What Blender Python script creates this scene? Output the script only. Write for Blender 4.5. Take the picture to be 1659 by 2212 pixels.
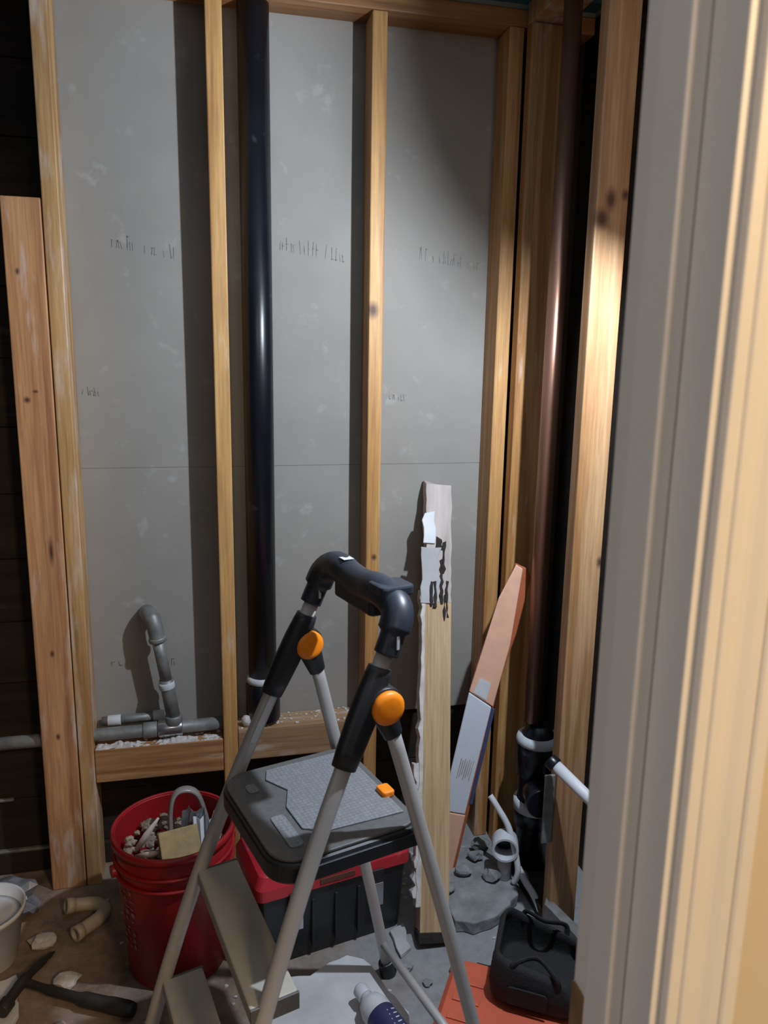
import bpy, bmesh, math, random
from mathutils import Vector, Matrix, noise
random.seed(7)
S = bpy.context.scene
COL = S.collection
for o in list(bpy.data.objects): bpy.data.objects.remove(o)

# ------------------------------------------------------------------ camera
cam_d = bpy.data.cameras.new('camera'); cam = bpy.data.objects.new('camera', cam_d); COL.objects.link(cam)
cam_d.sensor_fit = 'AUTO'; cam_d.sensor_width = 36.0; cam_d.lens = 36.0 * 1661 / 2212
cam_d.clip_start = 0.02
cam_d.dof.use_dof = True; cam_d.dof.focus_distance = 1.9; cam_d.dof.aperture_fstop = 7.0
_r, _u, _f = Vector((.97449, -.22379, .01687)), Vector((.02811, .19628, .98015)), Vector((.22266, .95467, -.19756))
cam.matrix_world = Matrix(((_r.x, _u.x, -_f.x, 0), (_r.y, _u.y, -_f.y, -2.0), (_r.z, _u.z, -_f.z, 1.44), (0, 0, 0, 1)))
S.camera = cam

# ------------------------------------------------------------------ world, lights, exposure
w = bpy.data.worlds.new('world'); S.world = w; w.use_nodes = True
w.node_tree.nodes['Background'].inputs[0].default_value = (.75, .85, 1, 1)
w.node_tree.nodes['Background'].inputs[1].default_value = .03
S.view_settings.view_transform = 'Standard'; S.view_settings.look = 'None'
S.view_settings.gamma = 1.0; S.view_settings.use_curve_mapping = False
S.view_settings.exposure = 0.0

def lamp(name, kind, loc, aim, power, color, **kw):
    d = bpy.data.lights.new(name, kind); d.energy = power; d.color = color
    for k, v in kw.items(): setattr(d, k, v)
    o = bpy.data.objects.new(name, d); COL.objects.link(o)
    o.location = loc
    o.rotation_euler = Vector(aim).to_track_quat('-Z', 'Y').to_euler()
    return o
# cool work lamp clamped by the right wall, just hidden behind the door frame
LAMP = Vector((.750, -.89, 1.77))
lamp('work_lamp_light', 'POINT', LAMP, (0, 0, -1), 68, (.80, .89, 1.0), shadow_soft_size=.016)
# warm ceiling lamp of the hall behind the camera, to the right
lamp('hall_lamp_light', 'AREA', (1.1, -3.1, 2.3), (-.25, .75, -.6), 46, (1.0, .70, .40), size=.55)
# added fills with no fixture: weak frontal one, cool left one for the jamb
lamp('hall_front_fill', 'AREA', (-.1, -3.4, 2.25), (0, .85, -.5), 5, (1.0, .93, .85), size=.4)
lamp('jamb_side_fill', 'AREA', (-1.6, -2.3, 1.5), (1, .3, -.05), 6.8, (.92, .90, 1.0), size=1.0)

# ------------------------------------------------------------------ node helpers
def new_mat(name):
    m = bpy.data.materials.new(name); m.use_nodes = True
    nt = m.node_tree; b = nt.nodes['Principled BSDF']
    return m, nt, b
def nd(nt, t, **kw):
    n = nt.nodes.new(t)
    for k, v in kw.items(): setattr(n, k, v)
    return n
def lk(nt, a, b): nt.links.new(a, b)
def coords(nt, scale=(1, 1, 1), out='Object'):
    tc = nd(nt, 'ShaderNodeTexCoord'); mp = nd(nt, 'ShaderNodeMapping')
    mp.inputs['Scale'].default_value = scale
    lk(nt, tc.outputs[out], mp.inputs[0]); return mp.outputs[0]
def noise_n(nt, vec, scale, detail=4, rough=.55, dist=0):
    n = nd(nt, 'ShaderNodeTexNoise'); lk(nt, vec, n.inputs['Vector'])
    n.inputs['Scale'].default_value = scale; n.inputs['Detail'].default_value = detail
    n.inputs['Roughness'].default_value = rough; n.inputs['Distortion'].default_value = dist
    return n.outputs['Fac']
def ramp(nt, fac, stops):
    r = nd(nt, 'ShaderNodeValToRGB'); lk(nt, fac, r.inputs[0]); e = r.color_ramp.elements
    while len(e) < len(stops): e.new(.5)
    for el, (p, c) in zip(e, stops):
        el.position = p; el.color = (c[0], c[1], c[2], 1) if hasattr(c, '__len__') else (c, c, c, 1)
    return r.outputs[0]
def mix(nt, fac, a, b, mode='MIX'):
    n = nd(nt, 'ShaderNodeMix', data_type='RGBA', blend_type=mode)
    for sock, v in ((n.inputs[0], fac), (n.inputs[6], a), (n.inputs[7], b)):
        if hasattr(v, 'links'): lk(nt, v, sock)
        elif hasattr(v, '__len__'): sock.default_value = (v[0], v[1], v[2], 1)
        else: sock.default_value = v
    return n.outputs[2]
def bump(nt, b, h, strength=.3, dist=.002):
    n = nd(nt, 'ShaderNodeBump'); n.inputs['Strength'].default_value = strength
    n.inputs['Distance'].default_value = dist
    lk(nt, h, n.inputs['Height']); lk(nt, n.outputs[0], b.inputs['Normal'])

def wood(name, axis='z', light=(.64, .365, .135), dark=(.39, .175, .052), dust=.0, knots=(), rough=.55, dustcol=(.62, .58, .56), streak=1.0):
    m, nt, b = new_mat(name)
    sc = {'z': (1, 1, .045), 'x': (.045, 1, 1), 'y': (1, .045, 1)}[axis]
    v = coords(nt, sc)
    rnd = nd(nt, 'ShaderNodeObjectInfo')
    add = nd(nt, 'ShaderNodeVectorMath', operation='ADD'); lk(nt, v, add.inputs[0])
    cmb = nd(nt, 'ShaderNodeCombineXYZ')
    mul = nd(nt, 'ShaderNodeMath', operation='MULTIPLY'); lk(nt, rnd.outputs['Random'], mul.inputs[0]); mul.inputs[1].default_value = 3.7
    for i in range(3): lk(nt, mul.outputs[0], cmb.inputs[i])
    lk(nt, cmb.outputs[0], add.inputs[1]); v = add.outputs[0]
    g1 = noise_n(nt, v, 22, 3, .5, 1.2)
    g2 = noise_n(nt, v, 190 * streak, 3, .6)
    c1 = ramp(nt, g1, [(.34, dark), (.52, [.55 * a + .45 * d for a, d in zip(light, dark)]), (.68, light)])
    c2 = ramp(nt, g2, [(.30, .62), (.62, 1.0)])
    c = mix(nt, .75, c1, c2, 'MULTIPLY')
    tc = nd(nt, 'ShaderNodeTexCoord')
    for (kx, ky, kz, kr, kl) in knots:      # knots: place, radius across, stretch along
        mp = nd(nt, 'ShaderNodeVectorMath', operation='SUBTRACT'); lk(nt, tc.outputs['Object'], mp.inputs[0]); mp.inputs[1].default_value = (kx, ky, kz)
        sc2 = nd(nt, 'ShaderNodeVectorMath', operation='MULTIPLY'); lk(nt, mp.outputs[0], sc2.inputs[0])
        s = [1 / kr] * 3; s['xyz'.index(axis)] = 1 / (kr * kl); sc2.inputs[1].default_value = s
        ln = nd(nt, 'ShaderNodeVectorMath', operation='LENGTH'); lk(nt, sc2.outputs[0], ln.inputs[0])
        k = ramp(nt, ln.outputs['Value'], [(.25, 1.0), (1.0, 0.0)])
        c = mix(nt, k, c, (.085, .035, .022))
    if dust > 0:
        d1 = noise_n(nt, coords(nt, {'z': (1, 1, .16), 'x': (.16, 1, 1), 'y': (1, .16, 1)}[axis]), 24, 5, .62)
        d = ramp(nt, d1, [(.64 - dust * .25, 0.0), (.82 - dust * .2, .8)])
        c = mix(nt, d, c, dustcol)
    lk(nt, c, b.inputs['Base Color']); b.inputs['Roughness'].default_value = rough
    bump(nt, b, g2, .25, .0008)
    return m

def plain(name, col, rough=.5, metal=0.0, var=.12, nscale=30, dust=0.0, dustcol=(.5, .48, .45), bumpy=0.0, spec=None, stretch=(1, 1, 1)):
    m, nt, b = new_mat(name)
    v = coords(nt, stretch); n = noise_n(nt, v, nscale, 4)
    c = mix(nt, 1.0, col, ramp(nt, n, [(.3, 1 - var), (.7, 1 + var * .3)]), 'MULTIPLY')
    if dust > 0:
        d = ramp(nt, noise_n(nt, coords(nt), 15, 4, .6), [(.66 - dust * .3, 0.0), (.86 - dust * .3, 1.0)])
        c = mix(nt, d, c, dustcol)
    lk(nt, c, b.inputs['Base Color'])
    b.inputs['Roughness'].default_value = rough; b.inputs['Metallic'].default_value = metal
    if spec is not None: b.inputs['Specular IOR Level'].default_value = spec
    if bumpy > 0: bump(nt, b, noise_n(nt, v, nscale * 2.5, 5, .65), bumpy, .004)
    return m

M = {}
M['stud'] = wood('stud_wood', 'z', dust=.20)
M['stud_knot'] = wood('stud_wood_knotty', 'z', knots=((.428, 0, 1.558, .020, 1.4), (.440, 0, .90, .010, 1.2)), dust=.08)
M['stud_dusty'] = wood('stud_wood_smeared', 'z', light=(.62, .39, .17), dark=(.40, .21, .08), dust=.52)
M['jack'] = wood('trimmer_wood', 'z', light=(.62, .345, .165), dark=(.36, .16, .07), dust=.30,
                 knots=((-.415, 0, 1.62, .007, 1.6), (-.415, 0, 1.325, .011, .9), (-.395, 0, 1.345, .009, .6), (-.40, 0, .68, .007, 1.8), (-.40, 0, .45, .007, 1.8), (-.385, 0, .95, .008, 6)))
M['stud_right'] = wood('right_stud_wood', 'z', light=(.50, .31, .165), dark=(.33, .16, .06),
                       knots=((.848, -.425, 1.775, .018, 1.7), (.881, -.425, 1.785, .013, 1.2), (.83, -.425, 1.735, .022, 1.3), (.885, -.425, .98, .012, 1.5)))
M['plate'] = wood('plate_wood', 'x', light=(.42, .22, .09), dark=(.22, .09, .03))
M['block'] = wood('block_wood', 'x', light=(.58, .31, .14), dark=(.28, .12, .045), dust=.22)
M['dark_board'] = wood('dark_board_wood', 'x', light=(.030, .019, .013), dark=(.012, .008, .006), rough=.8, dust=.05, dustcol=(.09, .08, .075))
M['lumber'] = wood('lumber_wood', 'z', light=(.56, .40, .22), dark=(.36, .22, .10), streak=.6)
M['drywall'] = plain('drywall_paper', (.295, .28, .258), .85, var=.10, nscale=5, dust=.16, dustcol=(.40, .395, .39), bumpy=.05)
M['ceiling'] = plain('ceiling_board', (.22, .27, .30), .85, var=.15, nscale=12)
M['teal'] = plain('teal_paint', (.03, .13, .17), .7, var=.3, nscale=25)
M['hall_wall'] = plain('hall_wall_paint', (.62, .53, .40), .7, var=.04, nscale=4)
M['trim'] = plain('trim_paint', (.74, .70, .63), .38, var=.03, nscale=6)
M['brass'] = plain('brass_metal', (.42, .27, .09), .35, 1.0, var=.3)
M['abs'] = plain('black_abs', (.005, .007, .012), .31, var=.3, nscale=18, dust=.03, dustcol=(.09, .09, .1))
M['white_cement'] = plain('white_cement', (.55, .58, .62), .6, bumpy=.4)
M['copper'] = plain('copper_metal', (.40, .21, .145), .34, .75, var=.35, nscale=14, stretch=(1, 1, .2))
M['galv'] = plain('galvanised_metal', (.27, .275, .27), .5, .35, var=.4, nscale=28, dust=.15, dustcol=(.33, .34, .35))
M['steel'] = plain('shiny_steel', (.55, .57, .6), .25, .9, var=.2)
M['rail'] = plain('rail_paint', (.50, .49, .485), .42, .2, var=.08, nscale=10, dust=.04)
M['blackplastic'] = plain('black_plastic', (.018, .020, .025), .42, var=.2, nscale=40)
M['grip'] = plain('black_grip', (.028, .035, .050), .40, var=.25, nscale=60)
M['orange'] = plain('orange_plastic', (1.0, .27, .008), .45, var=.05)
M['step'] = plain('step_vinyl', (.46, .44, .385), .6, var=.12, nscale=14)
M['red'] = plain('red_plastic', (.33, .012, .016), .42, var=.18, nscale=9, dust=.05, dustcol=(.30, .10, .10))
M['redlid'] = plain('red_lid_plastic', (.56, .03, .045), .42, var=.2, nscale=12, dust=.22, dustcol=(.42, .13, .16))
M['lettering'] = plain('pale_lettering', (.34, .17, .17), .7)
M['print'] = plain('print_ink', (.225, .22, .212), .9, var=.5, nscale=160)
M['white'] = plain('white_plastic', (.62, .64, .68), .5, var=.08)
M['pvc'] = plain('cream_pvc', (.50, .44, .33), .45, var=.15)
M['pvcin'] = plain('cream_pvc_inside', (.40, .34, .20), .6)
M['plaster'] = plain('plaster_white', (.58, .56, .54), .9, var=.25, nscale=30, bumpy=.5)
M['gypwhite'] = plain('gypsum_white', (.66, .66, .68), .9, var=.3, nscale=7, bumpy=.3, dust=.1, dustcol=(.45, .45, .46))
M['gyp'] = plain('gypsum_board', (.42, .42, .43), .9, var=.3, nscale=9, bumpy=.3, dust=.2, dustcol=(.58, .58, .6))
M['mortar'] = plain('grey_mortar', (.27, .28, .29), .95, var=.4, nscale=22, bumpy=.8)
M['dust'] = plain('white_dust', (.60, .57, .55), .95, var=.3, nscale=60, bumpy=.6)
M['hammer'] = plain('dark_iron', (.040, .038, .036), .5, .3, var=.3)
M['caseorange'] = plain('case_orange', (.62, .12, .06), .5, var=.15, nscale=14, dust=.12, dustcol=(.55, .3, .28))
M['bag'] = plain('black_fabric', (.012, .012, .014), .75, var=.4, nscale=70, bumpy=.5)
M['label_blue'] = plain('blue_label', (.03, .035, .11), .5)
M['barorange'] = plain('bar_orange', (.80, .46, .33), .5, var=.1)  # bar's orange, paled for the lamp light on its front
M['barorange_dark'] = plain('shaded_bar_and_seam_orange', (.40, .11, .045), .5, var=.1)  # same orange darkened for the bar's shaded side; also the case seam
M['barwhite'] = plain('bar_white', (.66, .71, .80), .45, var=.1, nscale=12)
M['barblue'] = plain('bar_blue', (.05, .07, .17), .5)
M['char'] = plain('charred_wood', (.03, .022, .020), .9, var=.5, nscale=50, bumpy=.6)
M['pinkdust'] = plain('scuffed_paint_wood', (.52, .46, .43), .8, var=.35, nscale=30, stretch=(1, 1, .15), bumpy=.3)
M['cardboard'] = plain('raw_wood_block', (.33, .24, .11), .8, var=.25, nscale=50)
M['rubble'] = plain('rubble_mix', (.30, .25, .19), .95, var=.5, nscale=60, bumpy=.8)

def floor_mat():
    m, nt, b = new_mat('dusty_subfloor')
    n1 = noise_n(nt, coords(nt), 7, 6, .65); n2 = noise_n(nt, coords(nt), 40, 5, .7); n3 = noise_n(nt, coords(nt, (1, 1, 1)), 3.2, 4, .6)
    c = ramp(nt, n1, [(.32, (.11, .08, .058)), (.50, (.24, .175, .13)), (.68, (.34, .27, .22))])
    c = mix(nt, .6, c, ramp(nt, n2, [(.3, .55), (.7, 1.15)]), 'MULTIPLY')
    # grey mortar dust to the right of the room
    sx = nd(nt, 'ShaderNodeSeparateXYZ'); lk(nt, coords(nt), sx.inputs[0])
    ad = nd(nt, 'ShaderNodeMath', operation='ADD'); lk(nt, sx.outputs[0], ad.inputs[0]); lk(nt, n3, ad.inputs[1])
    c = mix(nt, ramp(nt, ad.outputs[0], [(.62, 0.0), (.98, 1.0)]), c, mix(nt, n2, (.16, .16, .165), (.36, .37, .39)))
    lk(nt, c, b.inputs['Base Color']); b.inputs['Roughness'].default_value = .9
    bump(nt, b, n2, .5, .004); return m
M['floor'] = floor_mat()

def tread_mat():
    m, nt, b = new_mat('tread_sheen_pad')
    v = coords(nt, (1, 1, 1)); ck = nd(nt, 'ShaderNodeTexVoronoi'); lk(nt, v, ck.inputs['Vector']); ck.inputs['Scale'].default_value = 130
    ck.inputs['Randomness'].default_value = .25
    c = ramp(nt, ck.outputs['Distance'], [(.15, (.26, .27, .29)), (.6, (.17, .18, .195))])  # paler grey paints the light reflected off the tread
    lk(nt, c, b.inputs['Base Color']); b.inputs['Roughness'].default_value = .48
    bump(nt, b, ck.outputs['Distance'], .3, .0012); return m
M['tread'] = tread_mat()
M['treadrim'] = plain('tread_border', (.12, .12, .12), .5, var=.2, nscale=80)

# ------------------------------------------------------------------ mesh helpers
def bx(bm, lo, hi, mat=None):
    vs = [bm.verts.new((x, y, z)) for x in (lo[0], hi[0]) for y in (lo[1], hi[1]) for z in (lo[2], hi[2])]
    if mat is not None:
        for v in vs: v.co = mat @ v.co
    for f in ((0, 1, 3, 2), (4, 6, 7, 5), (0, 4, 5, 1), (2, 3, 7, 6), (0, 2, 6, 4), (1, 5, 7, 3)): bm.faces.new([vs[i] for i in f])
def ring_sweep(bm, pts, radii, n=14, ref=None, ell=1.0, caps=True, closed=False, flat=None):
    """tube along pts; radii number or list; ref = fixed side vector for oval section (ell = side / other ratio)"""
    pts = [Vector(p) for p in pts]; N = len(pts)
    if not hasattr(radii, '__len__'): radii = [radii] * N
    rings = []; side = None
    for i, p in enumerate(pts):
        t = (pts[min(i + 1, N - 1)] - pts[max(i - 1, 0)]).normalized()
        if ref is not None: side = (Vector(ref) - t * t.dot(Vector(ref))).normalized()
        elif side is None:
            a = Vector((0, 0, 1)) if abs(t.z) < .9 else Vector((1, 0, 0)); side = t.cross(a).normalized()
        else: side = (side - t * t.dot(side)).normalized()
        up = t.cross(side); r = radii[i]
        rings.append([bm.verts.new(p + side * (math.cos(2 * math.pi * k / n) * r * ell) + up * (math.sin(2 * math.pi * k / n) * r)) for k in range(n)])
    for a, b in zip(rings, rings[1:]):
        for k in range(n): f = bm.faces.new((a[k], a[(k + 1) % n], b[(k + 1) % n], b[k])); f.smooth = True
    if caps:
        bm.faces.new(rings[0][::-1]); bm.faces.new(rings[-1])
    return rings
def hollow(bm, pts, ro, ri, n=18):
    a = ring_sweep(bm, pts, ro, n, caps=False); b = ring_sweep(bm, pts, ri, n, caps=False)
    for q, w2 in ((a[0], b[0]), (a[-1], b[-1])):
        for k in range(n): bm.faces.new((q[k], w2[k], w2[(k + 1) % n], q[(k + 1) % n]))
def smooth_path(pts, sub=6):
    pts = [Vector(p) for p in pts]; out = []
    for i in range(len(pts) - 1):
        p0, p1, p2, p3 = pts[max(i - 1, 0)], pts[i], pts[i + 1], pts[min(i + 2, len(pts) - 1)]
        for k in range(sub):
            t = k / sub
            out.append(.5 * ((2 * p1) + (p2 - p0) * t + (2 * p0 - 5 * p1 + 4 * p2 - p3) * t * t + (3 * p1 - p0 - 3 * p2 + p3) * t ** 3))
    out.append(pts[-1]); return out
def lathe(bm, prof, n=36, center=(0, 0, 0), caps=True):
    c = Vector(center); rings = [[bm.verts.new(c + Vector((r * math.cos(2 * math.pi * k / n), r * math.sin(2 * math.pi * k / n), z))) for k in range(n)] for r, z in prof]
    for a, b in zip(rings, rings[1:]):
        for k in range(n): f = bm.faces.new((a[k], a[(k + 1) % n], b[(k + 1) % n], b[k])); f.smooth = True
    if caps: bm.faces.new(rings[0][::-1]); bm.faces.new(rings[-1])
    return rings
def prism(bm, poly, thick, mat=Matrix(), jitter=0.0):
    """polygon in xy extruded from z=0 to thick"""
    a = [bm.verts.new(mat @ Vector((x, y, 0))) for x, y in poly]
    b = [bm.verts.new(mat @ Vector((x + random.uniform(-jitter, jitter), y + random.uniform(-jitter, jitter), thick))) for x, y in poly]
    n = len(poly); bm.faces.new(a[::-1]); bm.faces.new(b)
    for i in range(n): bm.faces.new((a[i], a[(i + 1) % n], b[(i + 1) % n], b[i]))
def rrect(x0, x1, y0, y1, r, n=6):
    out = []
    rs = r if hasattr(r, '__len__') else [r] * 4
    for (cx, cy, a0, rr) in ((x1, y1, 0, rs[0]), (x0, y1, 90, rs[1]), (x0, y0, 180, rs[2]), (x1, y0, 270, rs[3])):
        ccx = cx - rr if cx == x1 else cx + rr; ccy = cy - rr if cy == y1 else cy + rr
        for k in range(n + 1):
            a = math.radians(a0 + 90 * k / n); out.append((ccx + rr * math.cos(a), ccy + rr * math.sin(a)))
    return out
def obj(name, bm, mat, parent=None, bevel=0.0, kind=None, label=None, segs=2, smooth=False):
    bmesh.ops.recalc_face_normals(bm, faces=bm.faces)
    me = bpy.data.meshes.new(name); bm.to_mesh(me); bm.free()
    o = bpy.data.objects.new(name, me); COL.objects.link(o); me.materials.append(M[mat] if isinstance(mat, str) else mat)
    if parent: o.parent = parent
    if kind: o['kind'] = kind
    if label: o['label'] = label
    if smooth:
        for p in me.polygons: p.use_smooth = True
    if bevel > 0:
        b = o.modifiers.new('bevel', 'BEVEL'); b.width = bevel; b.segments = segs; b.limit_method = 'ANGLE'; b.angle_limit = math.radians(40)
        b.harden_normals = False
    return o
def new(): return bmesh.new()
def thing(name, label, cat, loc=(0, 0, 0), rotz=0, group=None):
    o = bpy.data.objects.new(name, None); COL.objects.link(o); o.empty_display_size = .05
    o.location = loc; o.rotation_euler = (0, 0, rotz); o['label'] = label; o['category'] = cat
    if group: o['group'] = group
    return o
def tag(o, label, cat, group=None):
    o['label'] = label; o['category'] = cat
    if group: o['group'] = group
    return o
def struct(name):
    o = bpy.data.objects.new(name, None); COL.objects.link(o); o['kind'] = 'structure'; o.empty_display_size = .05; return o
def box_obj(name, lo, hi, mat, parent=None, bevel=.0025, **kw):
    bm = new(); bx(bm, lo, hi); return obj(name, bm, mat, parent, bevel, **kw)
def chunk(bm, c, size, seed, sub=2, flat=.6):
    rs = random.Random(seed)
    g = bmesh.ops.create_icosphere(bm, subdivisions=sub, radius=1.0)
    off = Vector((rs.uniform(0, 50), rs.uniform(0, 50), rs.uniform(0, 50)))
    sx, sy, sz = size[0] if hasattr(size, '__len__') else size, size[1] if hasattr(size, '__len__') else size * rs.uniform(.7, 1), size[2] if hasattr(size, '__len__') else size * flat
    for v in g['verts']:
        k = 1 + .55 * noise.noise(v.co * 1.3 + off) + .2 * noise.noise(v.co * 3 + off)
        v.co = Vector((v.co.x * k * sx, v.co.y * k * sy, v.co.z * k * sz)) + Vector(c)

# ------------------------------------------------------------------ the setting
bm = new(); bx(bm, (-1.6, -3.6, -.05), (1.9, .55, 0)); f = obj('floor', bm, 'floor', kind='structure')
bm = new(); bx(bm, (-1.6, -1.537, 2.315), (1.3, .55, 2.35)); ceil = obj('ceiling', bm, 'ceiling', kind='structure')
bm = new(); prism(bm, [(.66, .0), (.70, -.035), (.78, -.05), (.87, -.06), (1.0, -.05), (1.0, .12), (.66, .12)], .006, Matrix.Translation((0, 0, 2.3085)))
obj('painted_patch', bm, 'teal', ceil, label='teal painted strip of ceiling board')

wb = struct('wall_back')
def stud(x0, x1, z0, z1, mat, y0=0, y1=.089, par=wb, label=None): return box_obj('stud', (x0, y0, z0), (x1, y1, z1), mat, par, .003, label=label)
stud(-.353, -.315, 0, 2.256, 'stud_dusty', label='full height stud smeared with white plaster')
box_obj('trimmer_stud', (-.442, -.001, 0), (-.3555, .088, 1.785), 'jack', wb, .003, label='short wide trimmer stud ending below the top plate')
stud(.0235, .0625, 0, 2.256, 'stud')
stud(.4175, .4555, 0, 2.256, 'stud_knot', label='stud with a dark round knot')
stud(.768, .808, 0, 2.256, 'stud')
box_obj('top_plate', (-1.3, 0, 2.257), (1.0, .089, 2.297), 'plate', wb, .003)
box_obj('upper_plate', (-1.3, .002, 2.298), (1.0, .089, 2.3145), 'ceiling', wb, .002)
box_obj('blocking', (-.314, .002, .304), (.0225, .088, .400), 'block', wb, .003)
box_obj('blocking', (.0635, .002, .329), (.4165, .088, .422), wood('dull_block_wood', 'x', light=(.44, .30, .165), dark=(.28, .165, .075), dust=.3), wb, .003)
box_obj('drywall_panel', (-.354, .0895, 1.1449), (.812, .103, 2.314), 'drywall', wb, .001)
box_obj('drywall_panel', (-.354, .0900, .395), (.812, .1035, 1.1445), 'drywall', wb, .0004)
# faint ghost printing on the back of the board
def ghost(x0, x1, z0, z1, seed, hgt, dens):
    rs = random.Random(seed); bm = new(); x = x0
    while x < x1:
        if rs.random() < .82:
            z = z0 + (z1 - z0) * (x - x0) / (x1 - x0); h = hgt * rs.choice((.5, .55, .6, 1.0, .9)); wd = rs.uniform(.0009, .0020); s = rs.uniform(-.004, .004)
            base = z - hgt / 2
            vs = [bm.verts.new(q) for q in ((x, .0888, base), (x + wd, .0888, base), (x + wd + s, .0888, base + h), (x + s, .0888, base + h))]; bm.faces.new(vs)
            if rs.random() < .5:
                zz = base + h * rs.choice((0.05, .5, .9)); vs = [bm.verts.new(q) for q in ((x, .0888, zz), (x + dens, .0888, zz), (x + dens, .0888, zz + .0015), (x, .0888, zz + .0015))]; bm.faces.new(vs)
        x += dens * rs.choice((1, 1, 1, 1.6, 2.6))
    obj('faint_print', bm, 'print', wb, kind='stuff', label='faint illegible printed lettering')
ghost(-.214, -.066, 1.712, 1.689, 1, .034, .0065)
ghost(.192, .368, 1.726, 1.700, 2, .036, .0065)
ghost(.572, .745, 1.716, 1.694, 3, .036, .0065)
ghost(.496, .542, 1.337, 1.330, 4, .022, .006)
ghost(-.304, -.262, 1.345, 1.340, 5, .022, .006)
ghost(-.268, -.085, .612, .600, 6, .022, .008)
# dark boards behind the opening on the left and below the blocking
wd = struct('wall_left')
rows = [(0, .066), (.0675, .222), (.2235, .392)]
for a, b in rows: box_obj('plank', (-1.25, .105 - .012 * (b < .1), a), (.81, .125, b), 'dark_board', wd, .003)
z = .3935
while z < 2.30:
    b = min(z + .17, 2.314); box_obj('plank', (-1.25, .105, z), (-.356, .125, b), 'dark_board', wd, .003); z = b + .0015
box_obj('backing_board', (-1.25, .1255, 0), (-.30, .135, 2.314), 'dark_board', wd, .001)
box_obj('dusty_ledge', (-.75, .092, .0665), (-.446, .1045, .0745), 'galv', wd, .002)
box_obj('dusty_ledge', (-.75, .094, .2225), (-.545, .1045, .2300), 'galv', wd, .002)
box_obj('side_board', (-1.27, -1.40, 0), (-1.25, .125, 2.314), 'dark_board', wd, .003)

wr = struct('wall_right')
stud(.813, .902, 0, 2.256, 'stud', -.040, -.002, wr)
stud(.815, .889, 0, 2.256, 'stud_right', -.426, -.388, wr, label='bright stud with dark knots beside the door frame')
stud(.815, .904, 0, 2.256, 'stud', -1.235, -1.197, wr)
box_obj('top_plate', (.813, -1.40, 2.257), (.904, -.003, 2.314), M['stud_dusty'], wr, .003)
box_obj('bottom_plate', (.815, -.386, 0), (.904, -.042, .038), 'dark_board', wr, .003)
box_obj('light_stop_panel', (.8125, .0895, 0), (1.0195, .103, 2.314), 'dark_board', wr, .001)  # dark panel added to stop stray light behind the corner stud
box_obj('shaded_back_panel', (1.02, -1.40, 0), (1.035, .103, 2.314), 'dark_board', wr, .001)  # coloured dark to stand in for the shadow in the stud bay

# door frame
wf = struct('wall_front')
box_obj('wall_panel', (.353, -1.537, 0), (1.9, -1.425, 2.35), 'hall_wall', wf, .001)
box_obj('wall_panel', (-1.6, -1.537, 0), (-.455, -1.425, 2.35), 'hall_wall', wf, .001)
box_obj('wall_panel', (-.455, -1.537, 2.055), (.353, -1.425, 2.35), 'hall_wall', wf, .001)
for lo_, hi_ in (((.354, -1.4245, 0), (1.03, -1.4155, 2.314)), ((-1.25, -1.4245, 0), (-.455, -1.4155, 2.314)), ((-.4545, -1.4245, 2.056), (.3535, -1.4155, 2.314))):
    box_obj('bounce_cut_board', lo_, hi_, 'dark_board', wf, .001)  # unseen dark boards added to cut light bouncing off this wall
d = struct('door_1')
XJ, XL = .3345, -.435
box_obj('jamb', (XJ, -1.537, .001), (XJ + .018, -1.415, 2.035), 'trim', d, .0015)
box_obj('jamb', (XL - .018, -1.537, .001), (XL, -1.415, 2.035), 'trim', d, .0015)
box_obj('jamb', (XL - .018, -1.537, 2.036), (XJ + .018, -1.415, 2.054), 'trim', d, .0015)
box_obj('door_stop', (XJ - .016, -1.500, .001), (XJ - .0005, -1.462, 2.024), 'trim', d, .002)
box_obj('door_stop', (XL + .0005, -1.500, .001), (XL + .011, -1.462, 2.024), 'trim', d, .002)
box_obj('door_stop', (XL + .0005, -1.500, 2.025), (XJ - .0005, -1.462, 2.0355), 'trim', d, .002)
# moulded casing, section in x (0 = inner edge) and thickness
prof = [(0, 0), (0, .0068), (.0012, .0080), (.0088, .0080), (.0100, .0074), (.0105, .0066), (.0113, .0066), (.0120, .0076), (.0135, .0086),
        (.020, .0084), (.026, .0074), (.031, .0078), (.038, .0098), (.0445, .0108), (.0455, .0102), (.0462, .0090), (.0472, .0090), (.0480, .0106), (.050, .0118), (.059, .0122), (.0605, .0112), (.0610, 0)]
def casing(x_in, sgn, name='casing'):
    bm = new(); a = []; b = []
    for u, t in prof:
        a.append(bm.verts.new((x_in + sgn * u, -1.5372 - t, .001))); b.append(bm.verts.new((x_in + sgn * u, -1.5372 - t, 2.06)))
    for i in range(len(prof) - 1): bm.faces.new((a[i], a[i + 1], b[i + 1], b[i])).smooth = False
    bm.faces.new(a); bm.faces.new(b); return obj(name, bm, 'trim', d, .0006)
casing(XJ + .0085, 1); casing(XL - .0085, -1)
box_obj('head_casing', (XL - .0695, -1.5480, 2.0605), (XJ + .0695, -1.5372, 2.118), 'trim', d, .002)
bm = new(); prism(bm, rrect(-.028, .0, -.029, .029, [.004, .012, .012, .004]), .0016, Matrix(((0, 0, -1, XJ - .0002), (1, 0, 0, -1.4145), (0, 1, 0, .82), (0, 0, 0, 1))))
obj('strike_plate', bm, 'brass', d, label='brass strike plate')

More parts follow.
